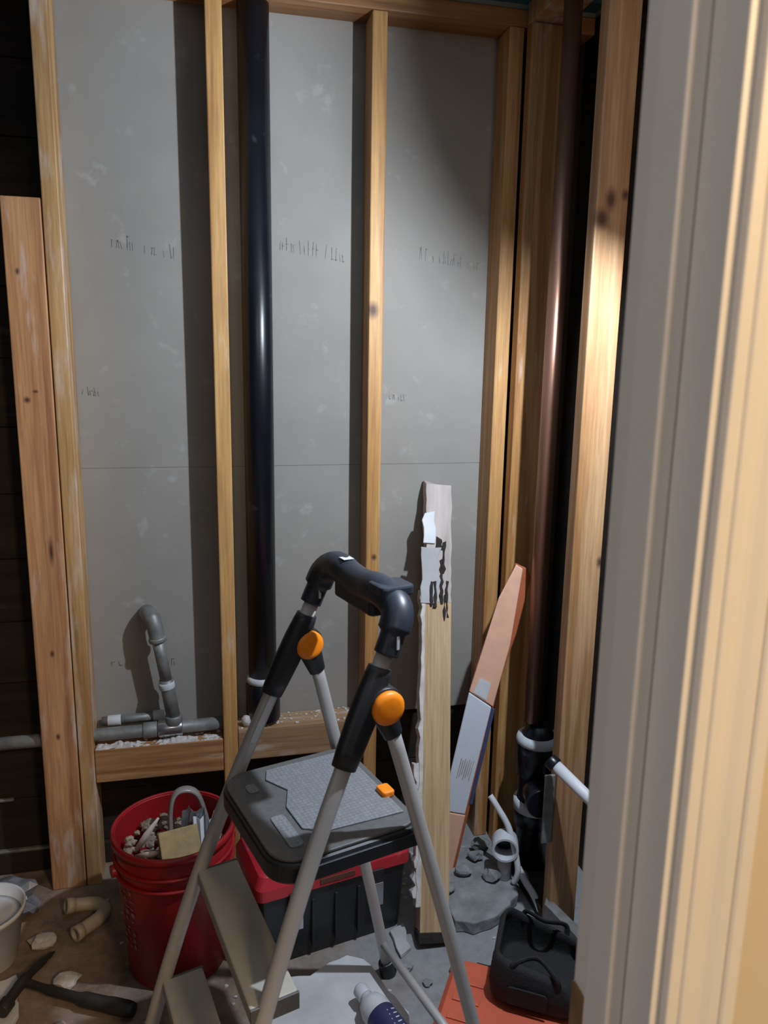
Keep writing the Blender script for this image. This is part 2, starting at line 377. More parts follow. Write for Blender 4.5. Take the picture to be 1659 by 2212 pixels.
# ------------------------------------------------------------------ pipes in the back wall
t = thing('vent_pipe', 'glossy black plastic vent pipe standing between the first two thin studs', 'pipe', (.136, .045, 0))
bm = new(); ring_sweep(bm, [(0, 0, .555), (0, 0, 2.256)], .0385, 28); obj('pipe', bm, 'abs', t)
bm = new(); lathe(bm, [(.0435, .428), (.0475, .435), (.0475, .535), (.0435, .54), (.040, .545)], 28); obj('coupling', bm, 'abs', t)
bm = new(); lathe(bm, [(.0395, .541), (.0445, .545), (.0445, .556), (.0395, .562)], 28); obj('cement_band', bm, 'white_cement', t, label='white cement ring')

t = thing('elbow_pipe', 'dull grey metal drain stub with a bent elbow rising from the sill', 'pipe')
bm = new(); ring_sweep(bm, [(-.108, .030, .456), (-.120, .030, .545), (-.124, .030, .575)], .0185, 18); obj('lower_pipe', bm, 'galv', t)
bm = new(); ring_sweep(bm, [(-.124, .030, .573), (-.144, .030, .705)], .0155, 18); obj('pipe', bm, 'galv', t)
bm = new(); ring_sweep(bm, [(-.1215, .030, .548), (-.1245, .030, .568)], .0215, 18); obj('union', bm, 'white_cement', t, .004)
bm = new(); ring_sweep(bm, smooth_path([(-.1415, .030, .690), (-.147, .030, .722), (-.153, .036, .744), (-.162, .055, .752), (-.170, .088, .748)], 6), [.0205] * 12 + [.0225] * 13, 18); obj('elbow', bm, 'galv', t)
bm = new(); ring_sweep(bm, [(-.1405, .030, .684), (-.1425, .030, .697)], .0235, 18); obj('collar', bm, 'galv', t, .003)

t = thing('drain_run', 'grey horizontal drain pipe with couplings lying along the sill behind the left studs', 'pipe')
bm = new(); ring_sweep(bm, [(-1.2, .032, .424), (-.19, .032, .430), (.0215, .032, .434)], .0175, 18); obj('pipe', bm, 'galv', t)
bm = new(); ring_sweep(bm, [(-.150, .032, .4312), (-.085, .032, .4327)], .0235, 22); obj('tee', bm, 'steel', t, .003)
bm = new(); ring_sweep(bm, [(-.190, .032, .430), (-.152, .032, .431)], .0215, 18); obj('coupling', bm, 'galv', t, .003)
bm = new(); ring_sweep(bm, [(-.108, .030, .445), (-.1085, .030, .470)], .0230, 18); obj('hub', bm, 'galv', t, .003)
t2 = thing('supply_pipe', 'thin pale pipe lying behind the grey drain run on the sill', 'pipe')
bm = new(); ring_sweep(bm, [(-.300, .073, .447), (-.14, .073, .452)], .0125, 14); obj('pipe', bm, 'galv', t2)
bm = new(); ring_sweep(bm, [(-.285, .073, .4475), (-.250, .073, .4485)], .0150, 14); obj('fitting', bm, 'white_cement', t2, .002)
bm = new(); ring_sweep(bm, [(-.165, .073, .4513), (-.135, .073, .4523)], .0150, 14); obj('cap', bm, 'white_cement', t2, .002)

# dust and crumbs on the sill
bm = new(); rs = random.Random(3)
def drift(x0, x1, y0, y1, z, h, seed):
    nx, ny = int((x1 - x0) / .005), 9; g = []
    for i in range(nx + 1):
        row = []
        for j in range(ny + 1):
            x, y = x0 + (x1 - x0) * i / nx, y0 + (y1 - y0) * j / ny; e = min(j, ny - j, i, nx - i) > 0
            k = max(0, .35 + noise.noise(Vector((x * 28, y * 30, seed))) + .6 * noise.noise(Vector((x * 110, y * 110, seed + 3))))
            row.append(bm.verts.new((x, y, z - .001 + (h * k if e else 0))))
        g.append(row)
    for i in range(nx):
        for j in range(ny): bm.faces.new((g[i][j], g[i + 1][j], g[i + 1][j + 1], g[i][j + 1]))
drift(-.312, .021, .003, .030, .4003, .011, 1)
for i in range(40):
    chunk(bm, (rs.uniform(-.310, .018), rs.uniform(.006, .085), .402), rs.uniform(.003, .007), i, 1, .55)
o = obj('plaster_crumbs', bm, 'dust', kind='stuff'); tag(o, 'white plaster crumbs and dust along the left sill board', 'debris')
bm = new()
for i in range(70):
    chunk(bm, (rs.uniform(.066, .414), rs.uniform(.004, .085), .4235), rs.uniform(.002, .006), 300 + i, 1, .5)
o = obj('plaster_crumbs', bm, 'dust', kind='stuff'); tag(o, 'grey dust crumbs on the sill board under the black pipe', 'debris')
bm = new(); chunk(bm, (.088, .020, .437), (.016, .014, .016), 77, 2); o = obj('plaster_lump', bm, 'dust', smooth=True); tag(o, 'white plaster lump on the sill at the foot of the black pipe', 'plaster lump')

# ------------------------------------------------------------------ corner plumbing
t = thing('copper_pipe', 'tall brown copper riser pipe in the corner of the right stud wall', 'pipe', (.842, -.20, 0))
bm = new(); ring_sweep(bm, [(0, 0, .475), (0, 0, 2.256)], .0215, 24); obj('pipe', bm, 'copper', t)
t = thing('drain_stack', 'black plastic drain stack with white cement rings in the right corner', 'drain pipe', (.868, -.195, 0))
bm = new(); ring_sweep(bm, [(0, 0, .002), (0, 0, .43)], .047, 26); obj('pipe', bm, 'abs', t)
bm = new(); lathe(bm, [(.047, .31), (.056, .315), (.056, .405), (.050, .41)], 26); obj('hub', bm, 'abs', t)
bm = new(); lathe(bm, [(.022, .462), (.030, .460), (.040, .440), (.052, .422), (.052, .412)], 26); obj('reducer', bm, 'abs', t)
bm = new(); lathe(bm, [(.050, .404), (.0585, .408), (.060, .418), (.0565, .428), (.048, .432)], 26); obj('cement_ring', bm, 'white_cement', t, label='white cement ring')
bm = new(); lathe(bm, [(.047, .16), (.056, .165), (.056, .235), (.050, .24)], 26); obj('hub', bm, 'abs', t)
bm = new(); lathe(bm, [(.050, .206), (.0585, .21), (.0585, .236), (.050, .24)], 26); obj('cement_ring', bm, 'white_cement', t, label='white cement ring')
bm = new(); ring_sweep(bm, smooth_path([(0, 0, .255), (-.02, -.05, .285), (-.03, -.10, .29)], 5), .036, 20); o = obj('branch', bm, 'abs', t)
bm = new(); ring_sweep(bm, [(-.029, -.090, .29), (-.032, -.115, .29)], .041, 20); obj('branch_hub', bm, 'abs', t, .003)

o = box_obj('metal_bracket', (.788, -.418, .255), (.8145, -.410, .440), 'galv', None, .002); tag(o, 'grey metal bracket on the stud beside the corner drain', 'bracket')
t = thing('white_stub_pipe', 'short white plastic pipe slanting across the stud beside the door frame', 'pipe')
bm = new(); hollow(bm, [(.790, -.455, .492), (.885, -.600, .405)], .0145, .011); obj('pipe', bm, 'white', t)
bm = new(); ring_sweep(bm, [(.782, -.443, .499), (.792, -.458, .490)], .0185, 16); obj('end_cap', bm, 'abs', t, .002)

t = thing('trap_fitting', 'white plastic trap fitting with a dark round opening on the rubble', 'pipe fitting', (.765, -.245, .035))
R0 = Matrix.Translation((0, 0, .105)) @ Matrix.Rotation(math.radians(90), 4, 'X') @ Matrix.Rotation(math.radians(-20), 4, 'Y')
bm = new(); hollow(bm, [R0 @ Vector((0, 0, -.02)), R0 @ Vector((0, 0, .03))], .036, .029, 24); obj('ring', bm, 'white', t, .001)
bm = new(); ring_sweep(bm, [(0, .0, .07), (.004, .004, .003)], .019, 16); obj('leg', bm, 'white', t)
bm = new(); ring_sweep(bm, [R0 @ Vector((0, 0, -.025)), R0 @ Vector((0, 0, -.0205))], .034, 20); obj('back', bm, 'abs', t)
bm = new(); ring_sweep(bm, smooth_path([(.018, -.03, .006), (.026, -.035, .05), (.012, .0, .145), (-.015, .03, .20), (-.03, .05, .225)], 6), .0085, 10); obj('tube', bm, 'white', t)
t = thing('plastic_tube', 'thin pale tube lying on the rubble under the corner drain', 'tube')
bm = new(); ring_sweep(bm, smooth_path([(.80, -.262, .075), (.812, -.29, .048), (.82, -.33, .035), (.825, -.375, .011)], 5), .0095, 10); obj('tube', bm, 'white', t)

# ------------------------------------------------------------------ broken lumber leaning on the wall
t = thing('broken_lumber', 'broken length of bare lumber leaning on the back wall, torn white top end', 'lumber')
B, T = Vector((.515, -.398, .012)), Vector((.632, .058, 1.085))
ax = (T - B).normalized(); wx = (Vector((1, 0, 0)) - ax * ax.x).normalized(); wy = ax.cross(wx).normalized()
Lm = (T - B).length
MT = Matrix(((wx.x, wy.x, ax.x, B.x), (wx.y, wy.y, ax.y, B.y), (wx.z, wy.z, ax.z, B.z), (0, 0, 0, 1)))
if wy.y > 0: pass
def lum(name, x0, x1, y0, y1, z0, z1, mat, seed, rag=0.0, ragl=0.0, tops=0.0, step=.03, label=None, bevel=.002):
    """board section in lumber space; ragged left edge (ragl), jagged top"""
    rs = random.Random(seed); bm = new(); n = max(2, int((z1 - z0) / step)); rows_ = []
    for i in range(n + 1):
        z = z0 + (z1 - z0) * i / n; l = x0 + rs.uniform(-ragl, ragl); r = x1 + rs.uniform(-rag, rag)
        rows_.append([bm.verts.new(Vector(q)) for q in ((l, y0, z), (r, y0, z + (rs.uniform(-tops, tops) if i == n else 0)), (r, y1, z), (l, y1, z + (rs.uniform(-tops, tops) if i == n else 0)))])
    for a, b in zip(rows_, rows_[1:]):
        for k in range(4): bm.faces.new((a[k], a[(k + 1) % 4], b[(k + 1) % 4], b[k]))
    bm.faces.new(rows_[0][::-1]); bm.faces.new(rows_[-1]); o = obj(name, bm, mat, t, bevel, label=label); o.matrix_basis = MT; return o
sg = -1 if wy.y > 0 else 1          # front (towards the room) is -y
def fy(a): return sg * a
ml = wood('lumber_grain', 'z', light=(.62, .46, .27), dark=(.44, .29, .15), streak=.9)
M['lumber'] = ml
lum('board', -.036, .040, fy(.019), fy(-.019), .0, Lm - .33, 'lumber', 1)
lum('torn_end', -.034, .040, fy(.017), fy(-.017), Lm - .33, Lm, 'pinkdust', 2, .002, .004, .02, .022, label='scuffed white painted end')
lum('paper_strip', -.046, -.034, fy(.021), fy(-.012), .08, Lm - .30, 'plaster', 3, .001, .0045, .01, .022, label='ragged white plaster edge')
lum('paper_flap', -.047, .004, fy(.024), fy(.0175), Lm - .335, Lm - .185, 'gyp', 4, .007, .003, .01, .02, label='torn grey paper flap')
lum('paper_flap', -.044, -.012, fy(.023), fy(.0175), Lm - .17, Lm - .085, 'white', 5, .006, .004, .01, .018)
for k, (x, z0, z1, wv) in enumerate(((.010, .215, .335, .004), (-.008, .275, .345, .0035), (.016, .165, .25, .004), (.027, .27, .37, .003), (-.019, .275, .340, .0025), (.002, .155, .185, .009), (.020, .31, .38, .0025))):
    lum('splinter', x - wv, x + wv, fy(.0265 if k in (1, 4) else .0215), fy(.016), Lm - z1, Lm - z0, 'char', 20 + k, .003, .003, .01, .012, bevel=0)
lum('burnt_foot', -.038, .042, fy(.021), fy(-.021), -.004, .022, 'char', 30, .003, .003, .004, .01)
for k in range(5):
    z = (.10, .17, .24, .30, .36)[k]; lum('plaster_blob', -.054 + .004 * (k % 2), -.034, fy(.018), fy(-.010), z, z + .06, 'plaster', 40 + k, .004, .006, .01, .015)

# ------------------------------------------------------------------ orange and white bar leaning in the corner
t = thing('marking_bar', 'flat orange and white bar with a slanted tip leaning in the right corner', 'bar')
B2, T2 = Vector((.612, -.165, .035)), Vector((.793, -.135, .905))
ax = (T2 - B2).normalized(); nrm = Vector((-.18, -.98, 0)); nrm = (nrm - ax * ax.dot(nrm)).normalized(); wx = ax.cross(nrm).normalized() * -1
if wx.x < 0: wx = -wx
MB_ = Matrix(((wx.x, ax.x, nrm.x, B2.x), (wx.y, ax.y, nrm.y, B2.y), (wx.z, ax.z, nrm.z, B2.z), (0, 0, 0, 1)))
L2 = (T2 - B2).length
def barpoly(name, poly, z0, z1, mat, label=None, bevel=.003):
    poly = [(x * 1.16, y) for x, y in poly]
    bm = new(); prism(bm, poly, z1 - z0, MB_ @ Matrix.Translation((0, 0, z0))); return obj(name, bm, mat, t, bevel, label=label)
barpoly('shaded_side', [(-.030, 0), (.034, 0), (.034, L2 - .32), (.046, L2 - .19), (.048, L2 - .03), (.036, L2 - .008), (.006, L2), (-.030, L2 - .30)], -.012, .004, 'barorange_dark')  # darker layer stands in for the shaded side of the bar
barpoly('tip_face', [(-.034, L2 - .37), (.030, L2 - .40), (.036, L2 - .22), (.024, L2 - .01), (.006, L2 - .002), (-.016, L2 - .10)], .0045, .011, 'barorange', 'pale orange slanted tip')
barpoly('white_face', [(-.034, .17), (.024, .17), (.027, L2 - .402), (-.034, L2 - .372)], .0045, .011, 'barwhite', 'white printed middle section')
barpoly('blue_edge', [(.0285, .20), (.037, .20), (.037, L2 - .405), (.0285, L2 - .405)], .0045, .008, 'barblue')
barpoly('lower_face', [(-.034, .0), (.026, .0), (.026, .168), (-.034, .168)], .0045, .011, 'barorange')
barpoly('sticker', [(-.024, L2 - .37), (.010, L2 - .385), (.012, L2 - .335), (-.016, L2 - .325)], .0115, .0120, 'white', 'small pale sticker', 0)
for k in range(7):
    x = -.018 + .005 * k; barpoly('print_mark', [(x, .27 + .006 * (k % 3)), (x + .0022, .27 + .006 * (k % 3)), (x + .004, .33 - .005 * (k % 2)), (x + .0018, .33 - .005 * (k % 2))], .0115, .0119, 'pinkdust', None, 0)

# ------------------------------------------------------------------ step ladder (local x = front, y = side nearest the camera, z up)
TH = math.radians(196.46); ZK, H0, KS = .909, .147, .152
lad = thing('step_ladder', 'grey three-step folding ladder with black grip handle and round orange buttons', 'ladder', (.211, -.744, 0), TH)
def tf(z):
    d = ZK - z
    return .012 + .49 * d - .15 * d * d if d > 0 else .012 + .42 * d
def tr(z): d = ZK - z; return -.012 - .282 * d + .025 * d * d
def sh(z): return H0 + KS / 2 * (ZK - z)
ZT = 1.053
for sd in (-1, 1):
    zs = [.012 + (.985 - .012) * i / 16 for i in range(17)]
    bm = new(); ring_sweep(bm, [(tf(z), sd * sh(z), z) for z in zs], .0150, 16, ref=(0, 1, 0), ell=.72); r_ = obj('front_rail', bm, 'rail', lad)
    zs = [.012 + (.895 - .012) * i / 10 for i in range(11)]
    bm = new(); ring_sweep(bm, [(tr(z), sd * (sh(z) - .004), z) for z in zs], .0130, 16, ref=(0, 1, 0), ell=.70); obj('rear_leg', bm, 'rail', lad)
    for nm, fn, off in (('front_foot', tf, 0), ('rear_foot', tr, -.004)):
        bm = new(); ring_sweep(bm, [(fn(.045), sd * (sh(.045) + off), .045), (fn(.001), sd * (sh(0) + off), .001)], .0205, 14, ref=(0, 1, 0), ell=.8); obj(nm, bm, 'blackplastic', lad, .003)
    # pivot housing along the front rail with its boss and orange button
    bm = new(); ring_sweep(bm, [(tf(z), sd * sh(z), z) for z in (.805, .83, .87, .91, .945, .957)], [.0215, .0235, .0255, .026, .0225, .0205], 18, ref=(0, 1, 0), ell=.78); h_ = obj('pivot_housing', bm, 'blackplastic', lad)
    kz, kt = .898, -.008
    y0 = sd * sh(kz)
    bm = new(); ring_sweep(bm, [(kt, y0 - sd * .012, kz), (kt, y0 + sd * .020, kz)], .0315, 28); obj('pivot_boss', bm, 'blackplastic', lad, .003)
    ya = y0 + .0205 if sd > 0 else y0 + .0125
    bm = new(); lathe(bm, [(.0282, 0), (.0282, .006), (.0255, .0105), (.018, .0125), (.006, .013)], 32)
    for v in bm.verts: v.co = Vector((kt + v.co.x, ya + v.co.z, kz + v.co.y))
    obj('orange_button', bm, 'orange', lad, label='round orange button')
    bm = new(); ring_sweep(bm, [(kt - .004, y0 - sd * .004, kz - .01), (tr(.835), sd * (sh(.835) - .004), .835)], [.024, .0165], 16, ref=(0, 1, 0), ell=.7); obj('rear_socket', bm, 'blackplastic', lad, .002)
# handle: elbows and bar in one moulding, tray underneath, sticker
yh = sh(1.0) + .006
path = smooth_path([(tf(.978), -yh, .978), (tf(1.01), -yh + .002, 1.010), (-.040, -yh + .016, 1.043), (-.044, -.085, 1.062), (-.044, 0, 1.056), (-.044, .085, 1.060), (-.044, yh - .014, 1.043), (tf(1.01), yh - .002, 1.010), (tf(.978), yh, .978)], 7)
rad = []
for p in path:
    a = abs(p.y); rad.append(.0255 if a < .05 else (.0270 if a < .1 else (.0265 if p.z > 1.01 else .0205)))
bm = new(); ring_sweep(bm, path, rad, 18); hd = obj('handle', bm, 'grip', lad)
bm = new(); prism(bm, rrect(-.080, -.030, -.075, .070, .010, 4), .030, Matrix.Translation((0, 0, 1.012))); obj('handle_tray', bm, 'grip', hd, .004)
bm = new(); prism(bm, rrect(-.080, -.018, .075, .130, .010, 4), .018, Matrix.Translation((0, 0, 1.062))); obj('handle_clip', bm, 'grip', hd, .004)
bm = new(); bx(bm, (-.052, -.055, 1.0862), (-.032, -.035, 1.0870)); obj('handle_sticker', bm, 'white', hd, label='small white sticker')
for sd in (-1, 1):
    bm = new(); bx(bm, (tf(1.0) - .003, sd * yh + .0195, .990), (tf(1.0) + .002, sd * yh + .0212, 1.012)); obj('rivet_slot', bm, 'white', hd, .0004)
# platform
P0 = (-.098, .176, -.152, .152)
pol = rrect(P0[0], P0[1], P0[2], P0[3], [.055, .04, .04, .055], 7)
bm = new(); prism(bm, pol, .036, Matrix.Translation((0, 0, .619))); pf = obj('platform', bm, 'blackplastic', lad, .006)
bm = new(); prism(bm, rrect(P0[0] + .006, P0[1] - .006, P0[2] + .006, P0[3] - .006, [.05, .035, .035, .05], 7), .006, Matrix.Translation((0, 0, .6555))); obj('tread_border', bm, 'treadrim', pf, .002)
bm = new()
prism(bm, [(-.078, -.118), (-.070, -.126), (.085, -.126), (.098, -.095), (.075, -.045), (.098, .005), (.098, .075), (.065, .10), (-.078, .112)], .003, Matrix.Translation((0, 0, .6616))); obj('tread_sheen_pad', bm, 'tread', pf, .001, label='textured tread pad, paler for reflected light')
bm = new(); prism(bm, rrect(.120, .140, -.095, -.065, .008, 4), .002, Matrix.Translation((0, 0, .6616))); obj('tread_dot', bm, 'tread', pf, .0006)
bm = new(); prism(bm, rrect(.110, .135, .02, .115, .008, 4), .002, Matrix.Translation((0, 0, .6616))); obj('tread_dot', bm, 'tread', pf, .0006)
bm = new(); prism(bm, rrect(-.0905, -.066, .030, .062, .006, 4), .012, Matrix.Translation((0, 0, .6616))); obj('release_tab', bm, 'orange', pf, .003, label='orange release tab')
for sd in (-1, 1):
    bm = new(); bx(bm, (-.085, sd * .1545 - .0025, .624), (tf(.632) + .004, sd * .1545 + .0025, .648)); obj('side_strap', bm, 'blackplastic', pf, .001)
# lower steps
SHR = Matrix(((1, .060, 0, .004), (0, 1, 0, 0), (0, 0, 1, 0), (0, 0, 0, 1)))
for zz in (.46, .23):
    tcx = tf(zz - .015); hw = sh(zz) - .006
    bm = new(); prism(bm, rrect(tcx - .070, tcx + .010, -hw, hw + .008, .006, 3), .028, SHR @ Matrix.Translation((0, 0, zz - .028))); s_ = obj('step', bm, 'step', lad, .004)
    for sd in (-1, 1):
        bm = new(); bx(bm, (tcx - .071, sd * hw - .002 + .008 * (sd > 0), zz - .030), (tcx + .010, sd * hw + .003 + .008 * (sd > 0), zz + .0006), SHR); obj('step_end', bm, 'treadrim', s_, .001)
# braces
bm = new(); ring_sweep(bm, [(tr(.10), -sh(.10) + .006, .10), (tr(.10), sh(.10) - .006, .10)], .0095, 12); obj('rear_brace', bm, 'rail', lad)
# stickers on the far front rail
zs = [.715 + .13 * i / 4 for i in range(5)]
bm = new(); vs = []
for z in zs:
    s0 = -sh(z) + .0112
    vs.append((bm.verts.new((tf(z) - .007, s0, z)), bm.verts.new((tf(z) + .007, s0, z))))
for a, b in zip(vs, vs[1:]): bm.faces.new((a[0], a[1], b[1], b[0]))
o = obj('warning_label', bm, 'white', lad, label='pale warning label'); sm = o.modifiers.new('solid', 'SOLIDIFY'); sm.thickness = .0006
bm = new(); z = .832; bx(bm, (tf(z) - .0068, -sh(z) + .0113, z - .006), (tf(z) + .0068, -sh(z) + .0121, z + .006)); obj('label_band', bm, 'label_blue', lad)

# ------------------------------------------------------------------ red bucket and what is in it
bk = thing('red_bucket', 'red plastic bucket filled with debris beside the left stud', 'bucket', (-.100, -.305, 0))
bm = new(); HB = .355
r0, r1 = .116, .136
prof_o = [(r0 - .006, .001), (r0, .006), (r0 + (r1 - r0) * .75, HB * .74)]
prof_i = [(r1 - .003, HB - .004), (r1 - .006, HB * .75), (r0 - .005, .012)]
lathe(bm, prof_o + [(r1 - .0035, HB * .80), (r1 - .001, HB - .002), (r1 - .004, HB - .001)] + prof_i + [(.002, .010)], 48); obj('body', bm, 'red', bk)
for (za, zb, rr) in ((HB * .755, HB * .775, .1395), (HB * .84, HB * .86, .1405), (HB - .016, HB + .002, .1425)):
    bm = new(); R_ = [(rr - .008, za), (rr - .001, za), (rr, (za + zb) / 2), (rr - .001, zb), (rr - .008, zb)]
    rings = lathe(bm, R_, 48, caps=False)
    for k in range(48): bm.faces.new((rings[-1][k], rings[-1][(k + 1) % 48], rings[0][(k + 1) % 48], rings[0][k]))
    obj('rim' if zb > HB else 'rib', bm, 'red', bk)
bm = new(); ring_sweep(bm, [(.142 * math.cos(math.radians(a)), .142 * math.sin(math.radians(a)), HB * .80 - .105 * math.sin(math.radians(-a - 160))) for a in range(-160, -341, -10)], .0022, 8); obj('wire_handle', bm, 'galv', bk)
for a in (-160, 20):
    bm = new(); ca, sa = math.cos(math.radians(a)), math.sin(math.radians(a)); ring_sweep(bm, [(.132 * ca, .132 * sa, HB * .80), (.148 * ca, .148 * sa, HB * .80)], .014, 14); obj('handle_ear', bm, 'red', bk, .002)
# blurred pale lettering down the left side of the bucket
rs = random.Random(11); bm = new()
for k in range(9):
    z0 = .10 + .018 * k
    for j in range(3):
        if rs.random() < .8:
            a = math.radians(204 + 9 * j + rs.uniform(-1, 1)); b = a + math.radians(rs.choice((3.5, 5.5))); zz = z0 + rs.uniform(-.001, .001); hh = rs.choice((.004, .010, .012))
            q = [bm.verts.new(((r0 + (r1 - r0) * z / HB + .0016) * math.cos(t_), (r0 + (r1 - r0) * z / HB + .0016) * math.sin(t_), z)) for t_, z in ((a, zz), (b, zz), (b, zz + hh), (a, zz + hh))]; bm.faces.new(q)
obj('lettering', bm, 'lettering', bk, kind='stuff', label='worn pale lettering')
bm = new(); rs = random.Random(5)
for i in range(140):
    a, q = rs.uniform(0, 6.28), .113 * math.sqrt(rs.random()); chunk(bm, (-.1 + q * math.cos(a), -.305 + q * math.sin(a), .296 + rs.uniform(-.012, .012) + .012 * math.sin(a)), rs.uniform(.006, .016), 500 + i, 1, .7)
o = obj('bucket_rubble', bm, 'rubble', kind='stuff'); tag(o, 'loose brown rubble filling the red bucket', 'debris')
R3 = Matrix.Translation((-.080, -.375, .318)) @ Matrix.Rotation(math.radians(14), 4, 'Z') @ Matrix.Rotation(math.radians(48), 4, 'X')
bm = new(); bx(bm, (-.047, -.040, -.012), (.043, .058, .012), R3); o = obj('wood_offcut', bm, 'cardboard', None, .003); tag(o, 'tan wood offcut lying on top in the red bucket', 'wood offcut')
bm = new(); ring_sweep(bm, smooth_path([(-.105, -.30, .26), (-.108, -.285, .37), (-.09, -.27, .415), (-.045, -.262, .40), (-.018, -.262, .30)], 6), .006, 8, ref=(0, 1, 0), ell=2.2)
o = obj('plastic_strip', bm, plain('clear_strip', (.25, .22, .21), .3, var=.3)); tag(o, 'bent translucent strip sticking up out of the red bucket', 'strip')
for k, (x, y, z, rot, ln, mt, lb) in enumerate(((-.055, -.30, .335, 70, .085, 'steel', 'shiny metal sheet scrap upright in the red bucket'), (-.025, -.315, .325, 40, .075, 'white', 'crumpled white and blue wrapper in the red bucket'))):
    bm = new(); rs = random.Random(60 + k); n = 9; top = []; bot = []
    for i in range(n):
        xx = -.03 + .06 * i / (n - 1); yy = .006 * math.sin(i * 2.1) + rs.uniform(-.003, .003)
        bot.append(Vector((xx, yy, -.045))); top.append(Vector((xx * .95, yy + rs.uniform(-.006, .006), ln * .5 + rs.uniform(-.010, .012))))
    Rz = Matrix.Translation((x, y, z)) @ Matrix.Rotation(math.radians(-12 + 20 * k), 4, 'Z') @ Matrix.Rotation(math.radians(-18), 4, 'X')
    bv = [bm.verts.new(Rz @ p) for p in bot]; tv = [bm.verts.new(Rz @ p) for p in top]
    for i in range(n - 1): bm.faces.new((bv[i], bv[i + 1], tv[i + 1], tv[i]))
    o = obj('metal_scrap' if k == 0 else 'crumpled_wrapper', bm, mt); sm = o.modifiers.new('solid', 'SOLIDIFY'); sm.thickness = .0015; tag(o, lb, 'metal scrap' if k == 0 else 'wrapper')
bm = new(); hollow(bm, [(-.150, -.385, .300), (-.105, -.392, .306)], .011, .008, 12); o = obj('pipe_offcut', bm, 'white'); tag(o, 'short white pipe offcut at the front of the red bucket', 'pipe offcut')
for k, (p0, p1, lb) in enumerate((((-.190, -.30, .29), (-.135, -.285, .362), 'pale torn lath splinter at the left inside the red bucket'), ((-.185, -.335, .30), (-.118, -.352, .316), 'grey lath splinter lying low inside the red bucket'))):
    bm = new(); ring_sweep(bm, [p0, ((p0[0] + p1[0]) / 2, (p0[1] + p1[1]) / 2 - .006, (p0[2] + p1[2]) / 2 + .004), p1], [.007, .009, .003], 6, ref=(0, 1, 0), ell=.4); o = obj('lath_splinter', bm, 'pinkdust'); tag(o, lb, 'splinter')

# ------------------------------------------------------------------ toolbox
tb = thing('toolbox', 'black toolbox with a dusty red lid standing behind the ladder', 'toolbox', (.258, -.270, 0), math.radians(12))
hx, hy = .192, .098
bm = new(); v0 = rrect(-hx + .012, hx - .012, -hy + .010, hy - .010, .015, 4); v1 = rrect(-hx, hx, -hy, hy, .015, 4)
a = [bm.verts.new((x, y, .002)) for x, y in v0]; b = [bm.verts.new((x, y, .190)) for x, y in v1]; n = len(a)
for i in range(n): bm.faces.new((a[i], a[(i + 1) % n], b[(i + 1) % n], b[i]))
bm.faces.new(a[::-1]); bm.faces.new(b); obj('body', bm, 'blackplastic', tb, .003)
bm = new(); v0 = rrect(-hx - .008, hx + .008, -hy - .008, hy + .008, .02, 5); v1 = rrect(-hx + .004, hx - .004, -hy + .004, hy - .004, .02, 5); v2 = rrect(-hx + .035, hx - .035, -hy + .030, hy - .030, .015, 5)
L_ = [[bm.verts.new((x, y, z)) for x, y in v] for v, z in ((v0, .191), (v0, .220), (v1, .246), (v2, .268))]; n = len(v0)
for a, b in zip(L_, L_[1:]):
    for i in range(n): bm.faces.new((a[i], a[(i + 1) % n], b[(i + 1) % n], b[i]))
bm.faces.new(L_[0][::-1]); bm.faces.new(L_[-1]); ld = obj('lid', bm, 'redlid', tb, .004)
bm = new(); ring_sweep(bm, smooth_path([(-.07, 0, .266), (-.065, 0, .292), (0, 0, .298), (.065, 0, .292), (.07, 0, .266)], 5), .010, 12); obj('carry_handle', bm, 'redlid', tb)
for x in (-.105, .105):
    bm = new(); bx(bm, (x - .019, -hy - .013, .130), (x + .019, -hy - .0012, .197)); l_ = obj('latch', bm, 'blackplastic', tb, .003)
    bm = new(); bx(bm, (x - .015, -hy - .0165, .100), (x + .015, -hy - .0135, .162)); obj('latch_plate', bm, 'steel', l_, .002, label='bright metal clasp')
for x in (-.06, 0, .06):
    bm = new(); bx(bm, (x - .004, -hy - .004, .03), (x + .004, -hy + .006, .16)); obj('body_rib', bm, 'blackplastic', tb, .002)
bm = new(); bx(bm, (-.045, -hy - .0105, .200), (.045, -hy - .0082, .214)); obj('name_plate', bm, plain('brown_plate', (.12, .045, .03), .5), ld, .001)

# ------------------------------------------------------------------ floor clutter
def slab(name, poly, z, th, mat, label, cat, jit=.004, seed=1, bevel=.002, tilt=None):
    random.seed(seed); pts = []
    n = len(poly)
    for i in range(n):
        a, b = poly[i], poly[(i + 1) % n]
        m = max(1, int(math.hypot(b[0] - a[0], b[1] - a[1]) / .022))
        for k in range(m):
            q = k / m; pts.append((a[0] + (b[0] - a[0]) * q + random.uniform(-jit, jit), a[1] + (b[1] - a[1]) * q + random.uniform(-jit, jit)))
    bm = new(); prism(bm, pts, th, (tilt or Matrix()) @ Matrix.Translation((0, 0, z)), jit * .5); o = obj(name, bm, mat, None, bevel); tag(o, label, cat); return o
slab('drywall_slab', [(.085, -.440), (.20, -.448), (.30, -.405), (.338, -.425), (.40, -.60), (.36, -.78), (.10, -.80), (.06, -.60)], .001, .014, 'gypwhite', 'large pale piece of drywall lying on the floor in front of the toolbox', 'drywall piece', seed=2)
slab('mortar_slab', [(.575, -.13), (.66, -.085), (.775, -.10), (.79, -.29), (.74, -.345), (.68, -.385), (.625, -.40), (.58, -.37)], .001, .034, 'mortar', 'broken grey mortar slab lying to the right of the leaning lumber', 'mortar slab', .007, 3, .003)
slab('drywall_scrap', [(-.62, -.34), (-.465, -.31), (-.440, -.42), (-.455, -.56), (-.62, -.56)], .001, .012, 'gypwhite', 'pale drywall scrap on the floor under the hammer head at the left edge', 'drywall piece', seed=4)
